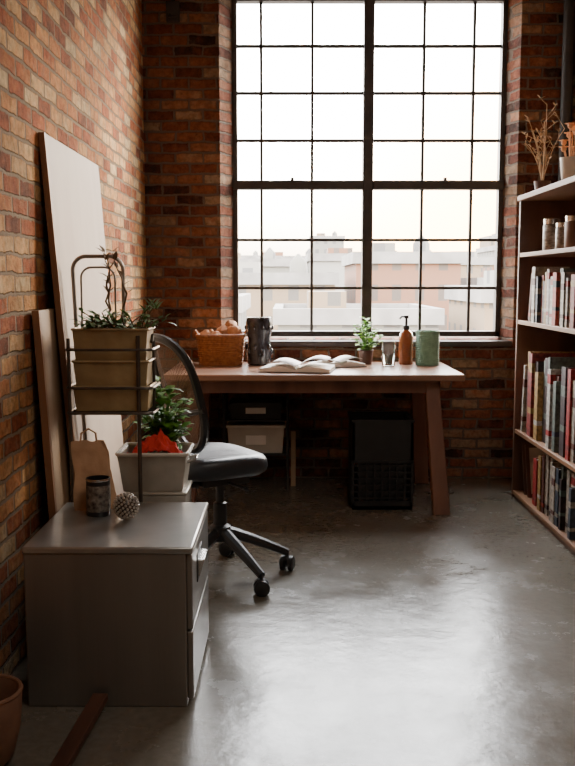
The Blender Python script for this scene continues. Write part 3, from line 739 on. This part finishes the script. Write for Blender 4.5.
# ---------------------------------------------------------------- city outside
def bmat(name,wall,win,ww,rh):
    m,nt,bs=newmat(name); L=nt.links.new
    tc=N(nt,'ShaderNodeTexCoord'); sp=N(nt,'ShaderNodeSeparateXYZ'); L(tc.outputs['Object'],sp.inputs[0])
    ad=N(nt,'ShaderNodeMath',operation='ADD'); L(sp.outputs[0],ad.inputs[0]); L(sp.outputs[1],ad.inputs[1])
    cb=N(nt,'ShaderNodeCombineXYZ'); L(ad.outputs[0],cb.inputs[0]); L(sp.outputs[2],cb.inputs[1])
    bt=N(nt,'ShaderNodeTexBrick'); bt.offset=0; bt.inputs['Scale'].default_value=1
    bt.inputs['Color1'].default_value=(*win,1); bt.inputs['Color2'].default_value=(*[w*1.3 for w in win],1); bt.inputs['Mortar'].default_value=(*wall,1)
    bt.inputs['Brick Width'].default_value=ww; bt.inputs['Row Height'].default_value=rh; bt.inputs['Mortar Size'].default_value=min(ww,rh)*.3; bt.inputs['Mortar Smooth'].default_value=0
    L(cb.outputs[0],bt.inputs['Vector']); L(bt.outputs[0],bs.inputs['Base Color']); bs.inputs['Roughness'].default_value=.9
    return m
bm=[bmat('facade_tan',(.16,.11,.065),(.07,.06,.05),1.1,1.3),bmat('facade_white',(.2,.185,.16),(.09,.085,.08),1.2,1.4),bmat('facade_red',(.14,.065,.035),(.06,.045,.035),1.0,1.3),bmat('facade_grey',(.13,.12,.1),(.07,.065,.06),1.3,1.4)]
GZ=-9
struct('ground',MB().box(-150,150,6.5,320,GZ-.5,GZ),M['roof'],'pale hazy city ground far below the window')
blds=[(-4.0,30,5,6,9.3,1),(2.2,31,5,6,8.9,3),(8.2,30,4.6,6,9.6,0),(-1,42,6,8,10.1,0),(5.2,43,4.5,8,11.0,2),(11.5,44,6,8,9.9,1),(18.5,46,6,8,10.6,3),(-8,44,6,8,10,2),
 (-3,64,7,9,11.2,3),(5,66,7,9,11.6,1),(13.5,64,7,9,11.3,0),(24,66,8,9,11.9,1),
 (0,94,9,10,12.2,1),(12,96,11,10,12.4,0),(27,98,11,10,13.4,3),(-13,95,10,10,13,2),(42,110,12,10,13.6,1),(6,140,5,6,16.5,3),(20,150,14,10,14.0,1),(-8,142,12,10,13.6,1),(36,150,7,8,17,0)]
for x,y,w_,d_,h_,mi in blds:
    t=thing('building','pale hazy city building beyond the window','building',(x,y,GZ),0,'distant city buildings')
    part(t,'facade',MB().box(-w_/2,w_/2,-d_/2,d_/2,0,h_),bm[mi])
    b=MB().openbox(w_+.3,d_+.3,.5,.3,0,(0,0,h_)); part(t,'parapet',b,M['roof'])
    part(t,'rooftop_hut',MB().box(-w_*.3,-w_*.05,-1,1.5,h_,h_+1.0),bm[(mi+1)%4])
    if y>40: part(t,'water_tank',MB().lathe([(.4,h_),(.4,h_+1.0),(.05,h_+1.4)],(w_*.25,0,0),10),bm[3])
# ---------------------------------------------------------------- world + lights
wd=bpy.data.worlds.new('World'); S.world=wd; wd.use_nodes=True; nt=wd.node_tree; L=nt.links.new
bg=nt.nodes['Background']
tc=N(nt,'ShaderNodeTexCoord'); sp=N(nt,'ShaderNodeSeparateXYZ'); L(tc.outputs['Generated'],sp.inputs[0])
r=ramp(nt,[(0,(.26,.205,.145)),(.03,(.4,.335,.25)),(.09,(.8,.74,.65)),(.16,(1,.98,.94)),(.6,(.95,.97,1))]); L(sp.outputs[2],r.inputs[0])
dp=N(nt,'ShaderNodeVectorMath',operation='DOT_PRODUCT'); L(tc.outputs['Generated'],dp.inputs[0]); sd=Vector((.245,1,.06)).normalized(); dp.inputs[1].default_value=sd
r2=ramp(nt,[(.975,(0,0,0)),(1,(.9,.9,.9))]); L(dp.outputs['Value'],r2.inputs[0])
mx=N(nt,'ShaderNodeMix',data_type='RGBA'); L(r2.outputs[0],mx.inputs[0]); L(r.outputs[0],mx.inputs[6]); mx.inputs[7].default_value=(.9,.5,.2,1)
L(mx.outputs[2],bg.inputs[0]); bg.inputs[1].default_value=32
def light(name,t,loc,rot,e,c,**k):
    l=bpy.data.lights.new(name,t); l.energy=e; l.color=c
    for a,v in k.items(): setattr(l,a,v)
    o=bpy.data.objects.new(name,l); COL.objects.link(o); o.location=loc; o.rotation_euler=rot; return o
po=light('window_portal','AREA',((WX0+WX1)/2,wy+.08,(WZ0+WZ1)/2),(-pi/2,0,0),1,(1,1,1),shape='RECTANGLE',size=WX1-WX0,size_y=WZ1-WZ0)
po.data.cycles.is_portal=True
sdir=Vector((-.8,-1,-.42)).normalized()
light('sun','SUN',(5,10,6),sdir.to_track_quat('-Z','Y').to_euler(),8,(1,.78,.52),angle=math.radians(16))
light('fill_light','AREA',(1.0,.9,3.45),(0,math.radians(-10),0),38,(1,.93,.84),shape='RECTANGLE',size=1.2,size_y=2.5)  # added soft fill overhead, out of view, lifting the near end of the room
# ---------------------------------------------------------------- camera
cam=bpy.data.cameras.new('camera'); co=bpy.data.objects.new('camera',cam); COL.objects.link(co)
cam.sensor_fit='HORIZONTAL'; cam.sensor_width=36; cam.lens=36*900/575
co.location=(0,0,1.25); co.rotation_euler=(pi/2-math.atan(102/900),0,0)
S.camera=co
